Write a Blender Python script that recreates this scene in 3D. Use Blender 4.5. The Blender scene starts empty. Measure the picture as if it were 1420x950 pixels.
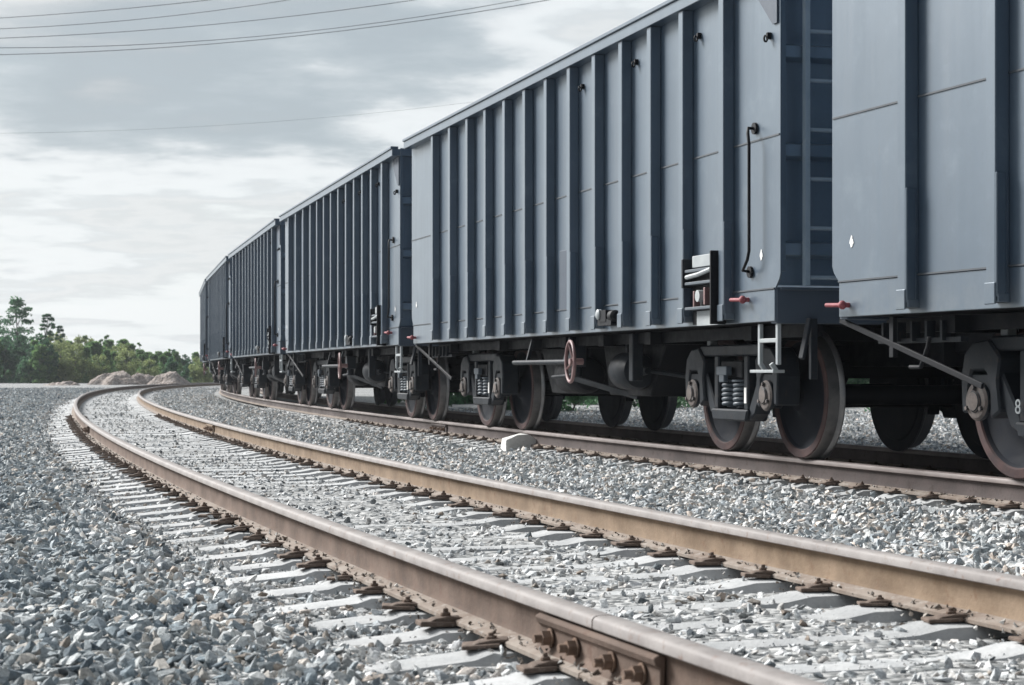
import bpy, bmesh, math, random
import numpy as np
from mathutils import Vector, Matrix, noise as mnoise
R = math.radians
random.seed(7); rng = np.random.default_rng(7)
S = bpy.context.scene
COL = S.collection

# ------------------------------------------------------------------ camera
F_PX, HOR, CAM_H = 2585.0, 516.0, 0.65
cd = bpy.data.cameras.new("camera"); cam = bpy.data.objects.new("camera", cd); COL.objects.link(cam)
cam.location = (0, 0, CAM_H); cam.rotation_euler = (R(90), 0, 0)
cd.sensor_fit = 'HORIZONTAL'; cd.sensor_width = 36; cd.lens = 36 * F_PX / 1420
cd.shift_y = (HOR - 475) / 1420
cd.clip_start = 0.1; cd.clip_end = 9000
cd.dof.use_dof = True; cd.dof.focus_distance = 12.5; cd.dof.aperture_fstop = 8
S.camera = cam

# ------------------------------------------------------------------ sky and sun
SUN_AZ, SUN_EL = -53.0, 34.0          # azimuth left of the viewing direction (+Y), elevation
w = bpy.data.worlds.new("World"); S.world = w; w.use_nodes = True
nt = w.node_tree; nt.nodes.clear()
def N(tree, typ, **kw):
    n = tree.nodes.new(typ)
    for k, v in kw.items(): setattr(n, k, v)
    return n
def MATH(tree, op, a, b=None, c=None, clamp=False):
    n = N(tree, 'ShaderNodeMath', operation=op); n.use_clamp = clamp
    for i, v in enumerate((a, b, c)):
        if v is None: continue
        if isinstance(v, (int, float)): n.inputs[i].default_value = v
        else: tree.links.new(v, n.inputs[i])
    return n.outputs[0]
def RAMP(tree, fac, stops, interp='LINEAR'):
    n = N(tree, 'ShaderNodeValToRGB'); e = n.color_ramp.elements; n.color_ramp.interpolation = interp
    top = max(max(c) if isinstance(c, tuple) else c for _, c in stops); k_ = top if top > 1 else 1.0     # a ramp clips at 1
    stops = [(p, tuple(v / k_ for v in c) if isinstance(c, tuple) else c / k_) for p, c in stops]
    while len(e) < len(stops): e.new(0.5)
    for k, (p, c) in enumerate(stops):
        e[k].position = p
        e[k].color = (c, c, c, 1) if isinstance(c, (int, float)) else (*c, 1)
    tree.links.new(fac, n.inputs[0])
    if k_ == 1.0: return n.outputs[0]
    sc = N(tree, 'ShaderNodeVectorMath', operation='SCALE'); tree.links.new(n.outputs[0], sc.inputs[0]); sc.inputs[3].default_value = k_; return sc.outputs[0]
def MIX(tree, fac, a, b, mode='MIX'):
    n = N(tree, 'ShaderNodeMix', data_type='RGBA', blend_type=mode)
    for sock, v in ((n.inputs[0], fac), (n.inputs[6], a), (n.inputs[7], b)):
        if isinstance(v, (int, float)): sock.default_value = v
        elif isinstance(v, tuple): sock.default_value = (*v, 1)
        else: tree.links.new(v, sock)
    return n.outputs[2]
sky = N(nt, 'ShaderNodeTexSky', sky_type='NISHITA'); sky.sun_disc = False
sky.sun_elevation = R(SUN_EL); sky.sun_rotation = R(SUN_AZ); sky.dust_density = 2.0
tc = N(nt, 'ShaderNodeTexCoord'); sep = N(nt, 'ShaderNodeSeparateXYZ'); nt.links.new(tc.outputs['Generated'], sep.inputs[0])
x, y, z = sep.outputs
zz = MATH(nt, 'ADD', MATH(nt, 'MAXIMUM', z, 0.0), 0.10)
cmb = N(nt, 'ShaderNodeCombineXYZ')
nt.links.new(MATH(nt, 'DIVIDE', x, zz), cmb.inputs[0]); nt.links.new(MATH(nt, 'DIVIDE', y, zz), cmb.inputs[1])
def cloudnoise(scale, detail, rough, off):
    mp = N(nt, 'ShaderNodeMapping'); mp.inputs[1].default_value = off; nt.links.new(cmb.outputs[0], mp.inputs[0])
    n = N(nt, 'ShaderNodeTexNoise'); n.inputs['Scale'].default_value = scale; n.inputs['Detail'].default_value = detail
    n.inputs['Roughness'].default_value = rough; nt.links.new(mp.outputs[0], n.inputs['Vector']); return n.outputs[0]
n1 = cloudnoise(0.7, 6, 0.5, (3.1, 1.7, 0)); n2 = cloudnoise(2.4, 8, 0.6, (7.7, 4.2, 2.0))
nn = MATH(nt, 'ADD', MATH(nt, 'MULTIPLY', n1, 0.72), MATH(nt, 'MULTIPLY', n2, 0.28))
# layered overcast: bright and grey cloud bands by elevation, broken up by the noise
el = MATH(nt, 'ADD', z, MATH(nt, 'MULTIPLY', MATH(nt, 'SUBTRACT', nn, 0.5), 0.62))
el = MATH(nt, 'ADD', el, MATH(nt, 'MULTIPLY', x, -0.05))
band = RAMP(nt, MATH(nt, 'MULTIPLY', el, 4.0, clamp=True), [
    (0.0, (7.3, 7.5, 7.5)), (0.12, (7.3, 7.6, 7.6)), (0.20, (5.2, 5.5, 5.65)), (0.27, (7.1, 7.2, 7.2)), (0.33, (5.3, 5.65, 5.85)),
    (0.40, (7.3, 7.6, 7.7)), (0.52, (7.2, 7.4, 7.5)), (0.62, (4.2, 4.7, 5.0)), (0.78, (3.2, 3.72, 4.1)), (0.93, (4.7, 4.95, 5.1)), (1.0, (5.5, 5.7, 5.8))], 'B_SPLINE')
sd = Vector((math.sin(R(SUN_AZ)) * math.cos(R(SUN_EL)), math.cos(R(SUN_AZ)) * math.cos(R(SUN_EL)), math.sin(R(SUN_EL))))
dt = N(nt, 'ShaderNodeVectorMath', operation='DOT_PRODUCT'); nt.links.new(tc.outputs['Generated'], dt.inputs[0]); dt.inputs[1].default_value = sd
side = RAMP(nt, MATH(nt, 'MULTIPLY_ADD', dt.outputs['Value'], 0.5, 0.5), [(0.0, (0.05, 0.075, 0.12)), (0.45, (0.11, 0.16, 0.24)), (0.70, (0.93, 0.95, 0.96)), (0.86, (1.0, 1.0, 1.0)), (1.0, (2.3, 2.24, 2.15))])
cl = MIX(nt, 1.0, MIX(nt, 1.0, band, (1.16, 1.16, 1.16), 'MULTIPLY'), side, 'MULTIPLY')
skycol = MIX(nt, 0.93, sky.outputs[0], cl)
bg = N(nt, 'ShaderNodeBackground'); bg.inputs[1].default_value = 0.074; nt.links.new(skycol, bg.inputs[0])
wo = N(nt, 'ShaderNodeOutputWorld'); nt.links.new(bg.outputs[0], wo.inputs[0])
sl = bpy.data.lights.new("sun", 'SUN'); sl.energy = 5.0; sl.angle = R(20); sl.color = (1.0, 0.985, 0.965)
so = bpy.data.objects.new("sun", sl); COL.objects.link(so); so.rotation_euler = (-sd).to_track_quat('-Z', 'Y').to_euler()
S.view_settings.view_transform = 'Standard'; S.view_settings.look = 'None'; S.view_settings.exposure = 0.56; S.view_settings.gamma = 1.0

# ------------------------------------------------------------------ materials
def newmat(name):
    m = bpy.data.materials.new(name); m.use_nodes = True; t = m.node_tree
    return m, t, t.nodes['Principled BSDF']
def noise_tex(t, scale, detail=6, rough=0.6, vec=None, stretch=None):
    n = N(t, 'ShaderNodeTexNoise'); n.inputs['Scale'].default_value = scale; n.inputs['Detail'].default_value = detail; n.inputs['Roughness'].default_value = rough
    src = vec
    if src is None: src = N(t, 'ShaderNodeTexCoord').outputs['Object']
    if stretch:
        mp = N(t, 'ShaderNodeMapping'); mp.inputs[3].default_value = stretch; t.links.new(src, mp.inputs[0]); src = mp.outputs[0]
    t.links.new(src, n.inputs['Vector']); return n.outputs[0]
def bump(t, b, h, strength, dist):
    n = N(t, 'ShaderNodeBump'); n.inputs['Strength'].default_value = strength; n.inputs['Distance'].default_value = dist
    t.links.new(h, n.inputs['Height']); t.links.new(n.outputs[0], b.inputs['Normal'])
def metal_mat(name, c1, c2, rough=0.55, scale=6, stretch=None, bs=0.25, spec=0.5, metallic=0.0, c3=None):
    m, t, b = newmat(name)
    f = noise_tex(t, scale, 8, 0.65, stretch=stretch)
    col = MIX(t, RAMP(t, f, [(0.35, 0), (0.65, 1)]), c1, c2)
    if c3:
        f2 = noise_tex(t, scale * 3.3, 6, 0.7)
        col = MIX(t, RAMP(t, f2, [(0.56, 0), (0.70, 1)]), col, c3)
    t.links.new(col, b.inputs['Base Color'])
    b.inputs['Metallic'].default_value = metallic; b.inputs['Specular IOR Level'].default_value = spec
    t.links.new(RAMP(t, noise_tex(t, scale * 2, 5, 0.6), [(0.3, rough - 0.1), (0.7, rough + 0.12)]), b.inputs['Roughness'])
    bump(t, b, noise_tex(t, 60, 4, 0.6), bs, 0.004)
    return m
def paint_mat(name, c1, c2, streak):
    m, t, b = newmat(name)
    big = noise_tex(t, 1.3, 5, 0.55); st = noise_tex(t, 1.0, 7, 0.65, stretch=(9, 9, 0.5)); fine = noise_tex(t, 40, 4, 0.6)
    col = MIX(t, RAMP(t, big, [(0.35, 0), (0.65, 1)]), c1, c2)
    col = MIX(t, MATH(t, 'MULTIPLY', RAMP(t, st, [(0.48, 0), (0.75, 1)]), 0.55), col, streak)
    col = MIX(t, MATH(t, 'MULTIPLY', RAMP(t, fine, [(0.5, 0), (0.75, 1)]), 0.22), col, tuple(v * 0.55 for v in c1))
    rs = MATH(t, 'MULTIPLY', RAMP(t, noise_tex(t, 1.0, 8, 0.72, stretch=(14, 14, 1.1)), [(0.60, 0), (0.74, 1)]), RAMP(t, noise_tex(t, 0.9, 4, 0.5), [(0.48, 0), (0.62, 1)]))
    col = MIX(t, MATH(t, 'MULTIPLY', rs, 0.55), col, (0.115, 0.088, 0.075))
    chalk = MATH(t, 'MULTIPLY', RAMP(t, noise_tex(t, 2.6, 9, 0.75), [(0.55, 0), (0.68, 1)]), 0.35)
    col = MIX(t, chalk, col, (0.12, 0.145, 0.17))
    # dust and rust thrown up on the lowest part of the body
    sp = N(t, 'ShaderNodeSeparateXYZ'); t.links.new(N(t, 'ShaderNodeTexCoord').outputs['Object'], sp.inputs[0])
    low = MATH(t, 'MULTIPLY', RAMP(t, MATH(t, 'SUBTRACT', sp.outputs[2], 0.98), [(0.0, 0.55), (0.28, 0.0)]), RAMP(t, noise_tex(t, 7, 6, 0.7), [(0.35, 0), (0.7, 1)]))
    col = MIX(t, low, col, (0.15, 0.15, 0.145))
    t.links.new(col, b.inputs['Base Color'])
    b.inputs['Specular IOR Level'].default_value = 1.0
    t.links.new(RAMP(t, st, [(0.3, 0.36), (0.75, 0.50)]), b.inputs['Roughness'])
    b.inputs['Specular Tint'].default_value = (0.88, 0.95, 1.0, 1); b.inputs['Coat Weight'].default_value = 0.7; b.inputs['Coat Tint'].default_value = (0.9, 0.96, 1.0, 1); b.inputs['Coat Roughness'].default_value = 0.30
    bump(t, b, MATH(t, 'ADD', noise_tex(t, 1.8, 2, 0.5), MATH(t, 'MULTIPLY', fine, 0.03)), 0.25, 0.012)
    return m
M = {}
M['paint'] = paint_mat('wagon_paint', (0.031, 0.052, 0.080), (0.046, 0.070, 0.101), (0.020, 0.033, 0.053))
M['seam'] = metal_mat('weld_seam', (0.04, 0.05, 0.062), (0.07, 0.08, 0.09), 0.7)
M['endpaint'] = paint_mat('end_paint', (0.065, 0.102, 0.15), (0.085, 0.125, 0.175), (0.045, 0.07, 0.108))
M['board'] = metal_mat('data_board', (0.038, 0.055, 0.08), (0.05, 0.068, 0.095), 0.6)
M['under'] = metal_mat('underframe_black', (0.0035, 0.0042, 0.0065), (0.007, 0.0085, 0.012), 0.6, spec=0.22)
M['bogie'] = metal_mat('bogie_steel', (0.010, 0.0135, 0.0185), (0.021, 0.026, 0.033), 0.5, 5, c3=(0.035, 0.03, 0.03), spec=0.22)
M['rusty'] = metal_mat('axle_box_rust', (0.06, 0.052, 0.05), (0.17, 0.14, 0.125), 0.7, 20)
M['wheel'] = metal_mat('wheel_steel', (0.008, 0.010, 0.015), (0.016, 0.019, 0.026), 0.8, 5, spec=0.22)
M['rim'] = metal_mat('wheel_rim_rust', (0.04, 0.026, 0.027), (0.085, 0.052, 0.049), 0.75, 9, spec=0.22)
M['tread'] = metal_mat('wheel_tread', (0.16, 0.16, 0.165), (0.24, 0.235, 0.23), 0.38, 9, metallic=0.6)
M['light'] = metal_mat('pale_grey_paint', (0.26, 0.285, 0.30), (0.36, 0.385, 0.39), 0.5)
M['grey'] = metal_mat('mid_grey_paint', (0.055, 0.072, 0.092), (0.08, 0.10, 0.12), 0.5)
M['ladder'] = metal_mat('ladder_paint', (0.19, 0.25, 0.31), (0.24, 0.30, 0.36), 0.5)
M['pale_block'] = metal_mat('pale_stone', (0.60, 0.595, 0.57), (0.74, 0.735, 0.715), 0.9, 9, None, 0.8, 0.2, c3=(0.42, 0.41, 0.39))
M['white'] = metal_mat('white_paint', (0.72, 0.72, 0.70), (0.82, 0.81, 0.79), 0.6)
M['red'] = metal_mat('red_paint', (0.19, 0.03, 0.042), (0.29, 0.075, 0.085), 0.65, 22, c3=(0.10, 0.05, 0.05))
M['pink'] = metal_mat('faded_red_paint', (0.16, 0.085, 0.085), (0.25, 0.16, 0.155), 0.55)
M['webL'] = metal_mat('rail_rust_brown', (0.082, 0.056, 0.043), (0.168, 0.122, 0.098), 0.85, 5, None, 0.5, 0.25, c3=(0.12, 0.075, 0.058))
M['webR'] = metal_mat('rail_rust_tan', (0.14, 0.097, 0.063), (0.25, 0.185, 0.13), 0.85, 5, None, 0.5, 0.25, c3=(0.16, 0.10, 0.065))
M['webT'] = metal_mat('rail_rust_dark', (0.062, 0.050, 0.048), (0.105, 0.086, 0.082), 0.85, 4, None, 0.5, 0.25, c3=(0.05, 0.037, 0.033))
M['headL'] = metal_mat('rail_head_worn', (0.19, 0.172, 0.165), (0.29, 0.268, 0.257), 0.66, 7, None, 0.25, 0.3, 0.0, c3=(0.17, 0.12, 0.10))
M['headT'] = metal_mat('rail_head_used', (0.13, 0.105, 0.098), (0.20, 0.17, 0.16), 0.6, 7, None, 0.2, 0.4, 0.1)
M['foot'] = metal_mat('rail_foot_dust', (0.17, 0.13, 0.105), (0.27, 0.235, 0.205), 0.85, 9, None, 0.6, 0.2, c3=(0.34, 0.32, 0.30))
M['plate'] = metal_mat('fastening_rust', (0.075, 0.055, 0.045), (0.16, 0.122, 0.10), 0.85, 18, None, 0.6, 0.2, c3=(0.27, 0.24, 0.21))
M['bolt'] = metal_mat('bolt_rust', (0.10, 0.068, 0.052), (0.21, 0.14, 0.10), 0.75, 30, None, 0.5, 0.3)
M['wire'] = metal_mat('wire', (0.13, 0.14, 0.15), (0.18, 0.19, 0.20), 0.5)
def concrete_mat():
    m, t, b = newmat('concrete'); 
    ob = N(t, 'ShaderNodeObjectInfo'); g = N(t, 'ShaderNodeNewGeometry')
    a = noise_tex(t, 6, 8, 0.65, vec=g.outputs['Position']); f = noise_tex(t, 55, 6, 0.7, vec=g.outputs['Position'])
    col = MIX(t, RAMP(t, a, [(0.35, 0), (0.7, 1)]), (0.38, 0.39, 0.395), (0.53, 0.535, 0.535))
    col = MIX(t, MATH(t, 'MULTIPLY', RAMP(t, f, [(0.5, 0), (0.72, 1)]), 0.45), col, (0.33, 0.325, 0.32))
    col = MIX(t, 1.0, col, RAMP(t, ob.outputs['Random'], [(0, 0.85), (1, 1.06)]), 'MULTIPLY')
    t.links.new(col, b.inputs['Base Color']); b.inputs['Roughness'].default_value = 0.9; b.inputs['Specular IOR Level'].default_value = 0.2
    bump(t, b, MATH(t, 'ADD', f, MATH(t, 'MULTIPLY', a, 2)), 0.5, 0.008); return m
M['concrete'] = concrete_mat()
def stone_mat():
    m, t, b = newmat('ballast_stone'); at = N(t, 'ShaderNodeAttribute', attribute_name='tint')
    g = N(t, 'ShaderNodeNewGeometry'); f = noise_tex(t, 110, 6, 0.7, vec=g.outputs['Position'])
    col = MIX(t, 1.0, at.outputs['Color'], RAMP(t, f, [(0.32, 0.5), (0.68, 1.3)]), 'MULTIPLY')
    col = MIX(t, MATH(t, 'MULTIPLY', RAMP(t, noise_tex(t, 24, 5, 0.6, vec=g.outputs['Position']), [(0.55, 0), (0.75, 1)]), 0.5), col, (0.20, 0.185, 0.17))
    t.links.new(col, b.inputs['Base Color']); b.inputs['Roughness'].default_value = 0.85; b.inputs['Specular IOR Level'].default_value = 0.25
    bump(t, b, f, 0.6, 0.006); return m
M['stone'] = stone_mat()
def ground_mat(name, cells, tones, bscale):
    m, t, b = newmat(name); g = N(t, 'ShaderNodeNewGeometry'); P = g.outputs['Position']
    v = N(t, 'ShaderNodeTexVoronoi'); v.inputs['Scale'].default_value = cells; t.links.new(P, v.inputs['Vector'])
    big = noise_tex(t, 0.35, 8, 0.6, vec=P); mid = noise_tex(t, 3.0, 8, 0.7, vec=P)
    sp = N(t, 'ShaderNodeSeparateColor'); t.links.new(v.outputs['Color'], sp.inputs[0])
    col = RAMP(t, sp.outputs[0], tones)
    col = MIX(t, MATH(t, 'MULTIPLY', RAMP(t, mid, [(0.35, 0), (0.7, 1)]), 0.5), col, (0.38, 0.38, 0.375))
    col = MIX(t, 1.0, col, RAMP(t, big, [(0.3, 0.82), (0.7, 1.12)]), 'MULTIPLY')
    t.links.new(col, b.inputs['Base Color']); b.inputs['Roughness'].default_value = 0.95; b.inputs['Specular IOR Level'].default_value = 0.15
    bump(t, b, MATH(t, 'SUBTRACT', 1.0, v.outputs['Distance']), 0.8, bscale); return m
M['bed'] = ground_mat('ballast_fines', 24, [(0.0, (0.085, 0.095, 0.10)), (0.3, (0.20, 0.208, 0.21)), (0.65, (0.33, 0.335, 0.333)), (1.0, (0.47, 0.47, 0.463))], 0.03)
M['ground'] = ground_mat('gravel_ground', 9, [(0.0, (0.20, 0.21, 0.21)), (0.4, (0.36, 0.36, 0.355)), (1.0, (0.54, 0.535, 0.52))], 0.05)
M['dirt'] = ground_mat('heap_dirt', 7, [(0.0, (0.16, 0.125, 0.105)), (0.4, (0.27, 0.215, 0.185)), (1.0, (0.42, 0.36, 0.32))], 0.08)
def leaf_mat(name, dark, paler):
    m, t, b = newmat(name); at = N(t, 'ShaderNodeAttribute', attribute_name='tint')
    sp = N(t, 'ShaderNodeSeparateColor'); t.links.new(at.outputs['Color'], sp.inputs[0])
    t.links.new(MIX(t, sp.outputs[0], dark, paler), b.inputs['Base Color']); b.inputs['Roughness'].default_value = 0.6  # random tint per clump and leaf blends the two leaf colours
    b.inputs['Specular IOR Level'].default_value = 0.3
    tr = N(t, 'ShaderNodeBsdfTranslucent'); t.links.new(MIX(t, sp.outputs[0], dark, paler), tr.inputs[0])
    ms = N(t, 'ShaderNodeMixShader'); ms.inputs[0].default_value = 0.5; out = t.nodes['Material Output']
    t.links.new(b.outputs[0], ms.inputs[1]); t.links.new(tr.outputs[0], ms.inputs[2]); t.links.new(ms.outputs[0], out.inputs[0]); return m
M['leafA'] = leaf_mat('leaf_dark', (0.045, 0.115, 0.07), (0.11, 0.22, 0.11))
M['leafB'] = leaf_mat('leaf_mid', (0.075, 0.16, 0.07), (0.19, 0.31, 0.11))
M['leafC'] = leaf_mat('leaf_yellow', (0.13, 0.18, 0.075), (0.31, 0.36, 0.15))
M['bark'] = metal_mat('bark', (0.10, 0.085, 0.075), (0.19, 0.17, 0.155), 0.9, 8)

# ------------------------------------------------------------------ mesh builder
class MB:
    def __init__(s): s.v, s.f, s.m = [], [], []
    def add(s, vs, fs, mi=0):
        o = len(s.v); s.v += [tuple(p) for p in vs]; s.f += [tuple(i + o for i in f) for f in fs]; s.m += [mi] * len(fs); return s
    def box(s, c, d, mi=0, rot=None):
        hx, hy, hz = d[0] / 2, d[1] / 2, d[2] / 2
        vs = [Vector((a * hx, b * hy, e * hz)) for e in (-1, 1) for a, b in ((-1, -1), (1, -1), (1, 1), (-1, 1))]
        if rot is not None: vs = [rot @ p for p in vs]
        vs = [p + Vector(c) for p in vs]
        return s.add(vs, [(3, 2, 1, 0), (4, 5, 6, 7), (0, 1, 5, 4), (1, 2, 6, 5), (2, 3, 7, 6), (3, 0, 4, 7)], mi)
    def bar(s, p, q, w_, h_, mi=0, up=(0, 0, 1)):
        p, q = Vector(p), Vector(q); t = (q - p); L = t.length; t.normalize(); u = Vector(up)
        if abs(t.dot(u)) > 0.98: u = Vector((1, 0, 0))
        sdir = t.cross(u).normalized(); u = sdir.cross(t)
        m3 = Matrix((t, sdir, u)).transposed()
        return s.box((p + q) / 2, (L, w_, h_), mi, m3)
    def tube(s, path, r, n=10, mi=0, caps=True):
        P = [Vector(p) for p in path]; rings = []; u = None
        for i, p in enumerate(P):
            t = (P[min(i + 1, len(P) - 1)] - P[max(i - 1, 0)]).normalized()
            if u is None:
                u = t.orthogonal().normalized()
            else:
                u = (u - t * u.dot(t)).normalized()
            b = t.cross(u); rr = r[i] if isinstance(r, (list, tuple)) else r
            rings.append([p + (u * math.cos(a) + b * math.sin(a)) * rr for a in [2 * math.pi * k / n for k in range(n)]])
        vs = [q for ring in rings for q in ring]; fs = []
        for i in range(len(P) - 1):
            for k in range(n): fs.append((i * n + k, i * n + (k + 1) % n, (i + 1) * n + (k + 1) % n, (i + 1) * n + k))
        if caps: fs += [tuple(reversed(range(n))), tuple(range((len(P) - 1) * n, len(P) * n))]
        return s.add(vs, fs, mi)
    def lathe(s, c, axis, prof, n=40, mis=None, closed=False):
        c = Vector(c); a = Vector(axis).normalized(); u = a.orthogonal().normalized(); b = a.cross(u); vs = []
        for (h, r) in prof:
            for k in range(n):
                th = 2 * math.pi * k / n; vs.append(c + a * h + (u * math.cos(th) + b * math.sin(th)) * r)
        for i in range(len(prof) - 1):
            fs = [(i * n + k, i * n + (k + 1) % n, (i + 1) * n + (k + 1) % n, (i + 1) * n + k) for k in range(n)]
            if i == 0: s.add(vs, [], 0); base = len(s.v) - len(vs)
            s.f += [tuple(j + base for j in f) for f in fs]; s.m += [mis[i] if mis else 0] * n
        last = (len(prof) - 1) * n
        s.f += [tuple(base + k for k in reversed(range(n))), tuple(base + last + k for k in range(n))]; s.m += [mis[0] if mis else 0, mis[-1] if mis else 0]
        return s
    def prism(s, poly, y0, y1, mi=0):      # poly in (x, z), extruded along y
        n = len(poly); vs = [(x_, y0, z_) for x_, z_ in poly] + [(x_, y1, z_) for x_, z_ in poly]
        fs = [tuple(range(n)), tuple(reversed(range(n, 2 * n)))] + [(i, i + n, (i + 1) % n + n, (i + 1) % n) for i in range(n)]
        return s.add(vs, fs, mi)
    def mesh(s, name, mats, smooth=None, bevel=0):
        me = bpy.data.meshes.new(name); me.from_pydata(s.v, [], s.f)
        for m in mats: me.materials.append(M[m])
        me.polygons.foreach_set('material_index', s.m)
        bm = bmesh.new(); bm.from_mesh(me); bmesh.ops.recalc_face_normals(bm, faces=bm.faces)
        if bevel:
            ed = [e for e in bm.edges if len(e.link_faces) == 2 and e.calc_face_angle(0) > R(35)]
            bmesh.ops.bevel(bm, geom=ed, offset=bevel, segments=1, affect='EDGES', profile=0.5)
        bm.to_mesh(me); bm.free()
        if smooth: me.shade_smooth(); me.set_sharp_from_angle(angle=R(smooth))
        return me
    def build(s, name, mats, parent=None, smooth=None, bevel=0, label=None):
        if isinstance(mats, str): mats = (mats,)
        o = bpy.data.objects.new(name, s.mesh(name, mats, smooth, bevel)); COL.objects.link(o)
        if parent is not None: o.parent = parent
        if label: o['label'] = label
        return o
def tag(o, label=None, cat=None, group=None, kind=None):
    if label: o['label'] = label
    if cat: o['category'] = cat
    if group: o['group'] = group
    if kind: o['kind'] = kind
    return o
def empty(name, loc=(0, 0, 0), parent=None):
    o = bpy.data.objects.new(name, None); COL.objects.link(o); o.location = loc; o.empty_display_size = 0.2
    if parent is not None: o.parent = parent
    return o
def copy_tree(o, parent=None):
    c = o.copy(); COL.objects.link(c); c.parent = parent
    for ch in list(o.children): copy_tree(ch, c)
    return c

# ------------------------------------------------------------------ track alignment (plan curve of the near track, s along it, d to its right)
CN = [2.8959046492524707, -38.00362767285963, 38.02375041448266, -50.23935942605492, 38.379352032204956, -9.231862982010275]
Zs = np.arange(2.0, 112.0, 0.05); u_ = Zs / 100
Xs = sum(c * u_ ** k for k, c in enumerate(CN))
pts = np.stack([Xs, Zs], 1)
h0 = math.atan2(pts[1, 0] - pts[0, 0], pts[1, 1] - pts[0, 1]); k0 = 0.0057
pre = []; p = pts[0].copy(); h = h0
for _ in range(240):
    h -= k0 * 0.05; p = p - 0.05 * np.array([math.sin(h), math.cos(h)]); pre.append(p.copy())
h = math.atan2(pts[-1, 0] - pts[-2, 0], pts[-1, 1] - pts[-2, 1]); p = pts[-1].copy(); post = []
for _ in range(3600):
    h += 0.0056 * 0.05; p = p + 0.05 * np.array([math.sin(h), math.cos(h)]); post.append(p.copy())
pts = np.concatenate([np.array(pre)[::-1], pts, np.array(post)])
seg = np.hypot(*np.diff(pts, axis=0).T); SS = np.concatenate([[0], np.cumsum(seg)]); SS -= SS[len(pre)]
TAN = np.gradient(pts, axis=0); TAN /= np.hypot(TAN[:, 0], TAN[:, 1])[:, None]
def at(s, d=0.0):
    s = np.asarray(s, float)
    px = np.interp(s, SS, pts[:, 0]); py = np.interp(s, SS, pts[:, 1]); tx = np.interp(s, SS, TAN[:, 0]); ty = np.interp(s, SS, TAN[:, 1])
    return px + ty * d, py - tx * d
def heading(s): return math.atan2(float(np.interp(s, SS, TAN[:, 0])), float(np.interp(s, SS, TAN[:, 1])))
def dtrain(s): return np.interp(s, [-12, 3, 8, 18, 28, 38, 48, 60, 75, 400], [4.74, 4.72, 4.685, 4.605, 4.52, 4.46, 4.43, 4.45, 4.5, 4.5])
ssx = np.arange(-11.5, 270, 0.1); tx_, ty_ = at(ssx, dtrain(ssx)); tl = np.concatenate([[0], np.cumsum(np.hypot(np.diff(tx_), np.diff(ty_)))])
tl -= np.interp(2.0, ty_[:600], tl[:600])
def train_at(l): return Vector((float(np.interp(l, tl, tx_)), float(np.interp(l, tl, ty_)), 0))
G = 1.59 / 2
SL_TOP = -0.174

# ------------------------------------------------------------------ ground
def grid_obj(name, xs, ys, zf, mat):
    X, Y = np.meshgrid(xs, ys); Z = zf(X, Y); n, m_ = X.shape
    me = bpy.data.meshes.new(name); v = np.stack([X.ravel(), Y.ravel(), Z.ravel()], 1)
    idx = np.arange(n * m_).reshape(n, m_); f = np.stack([idx[:-1, :-1], idx[:-1, 1:], idx[1:, 1:], idx[1:, :-1]], -1).reshape(-1, 4)
    me.from_pydata(v.tolist(), [], f.tolist()); me.materials.append(M[mat]); me.shade_smooth()
    o = bpy.data.objects.new(name, me); COL.objects.link(o); return o
def far_z(X, Y): return np.full_like(X, -0.40) 
g = grid_obj('ground', np.array([-4000, -400, -100, -50, 0, 50, 100, 400, 4000.]), np.array([-300, -50, 0, 50, 100, 200, 400, 1000, 6000.]), far_z, 'ground'); tag(g, kind='structure')
def smooth_noise(X, Y, sc, seed):
    r = np.random.default_rng(seed); out = np.zeros_like(X)
    for k in range(7):
        a = r.uniform(0, 2 * math.pi); fr = sc * r.uniform(0.5, 1.9); out += np.sin((X * math.cos(a) + Y * math.sin(a)) * fr + r.uniform(0, 6.3))
    return out / 7
def bed_z(X, Y, d=9.0):
    fill = np.clip((1.30 - np.abs(d)) / .25, 0, 1) * 0.012 + np.clip((0.62 - np.abs(d)) / .2, 0, 1) * 0.006
    return -0.222 + fill + 0.016 * smooth_noise(X, Y, 2.2, 3) + 0.010 * smooth_noise(X, Y, 7.0, 4)
# ballast bed in track coordinates: s along, d across
sv = np.concatenate([np.arange(-9, 30, 0.12), np.arange(30, 80, 0.4), np.arange(80, 235, 2.0)]); dv = np.concatenate([[-40, -36], np.arange(-34, -8, 2.0), np.arange(-8, 10, 0.12), np.arange(10, 26, 2.0), [28, 32]])
SV, DV = np.meshgrid(sv, dv, indexing='ij'); bx, by = at(SV, DV); bz = bed_z(bx, by, DV)
edge = np.clip((np.abs(DV + 4) - 27) / 5, 0, 1); bz = bz * (1 - edge) + edge * -0.5
me = bpy.data.meshes.new('ballast_bed'); idx = np.arange(SV.size).reshape(SV.shape)
me.from_pydata(np.stack([bx.ravel(), by.ravel(), bz.ravel()], 1).tolist(), [], np.stack([idx[:-1, :-1], idx[1:, :-1], idx[1:, 1:], idx[:-1, 1:]], -1).reshape(-1, 4)[:, ::-1].tolist())
me.materials.append(M['bed']); me.shade_smooth(); o = bpy.data.objects.new('ballast_bed', me); COL.objects.link(o); tag(o, kind='structure')

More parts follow.
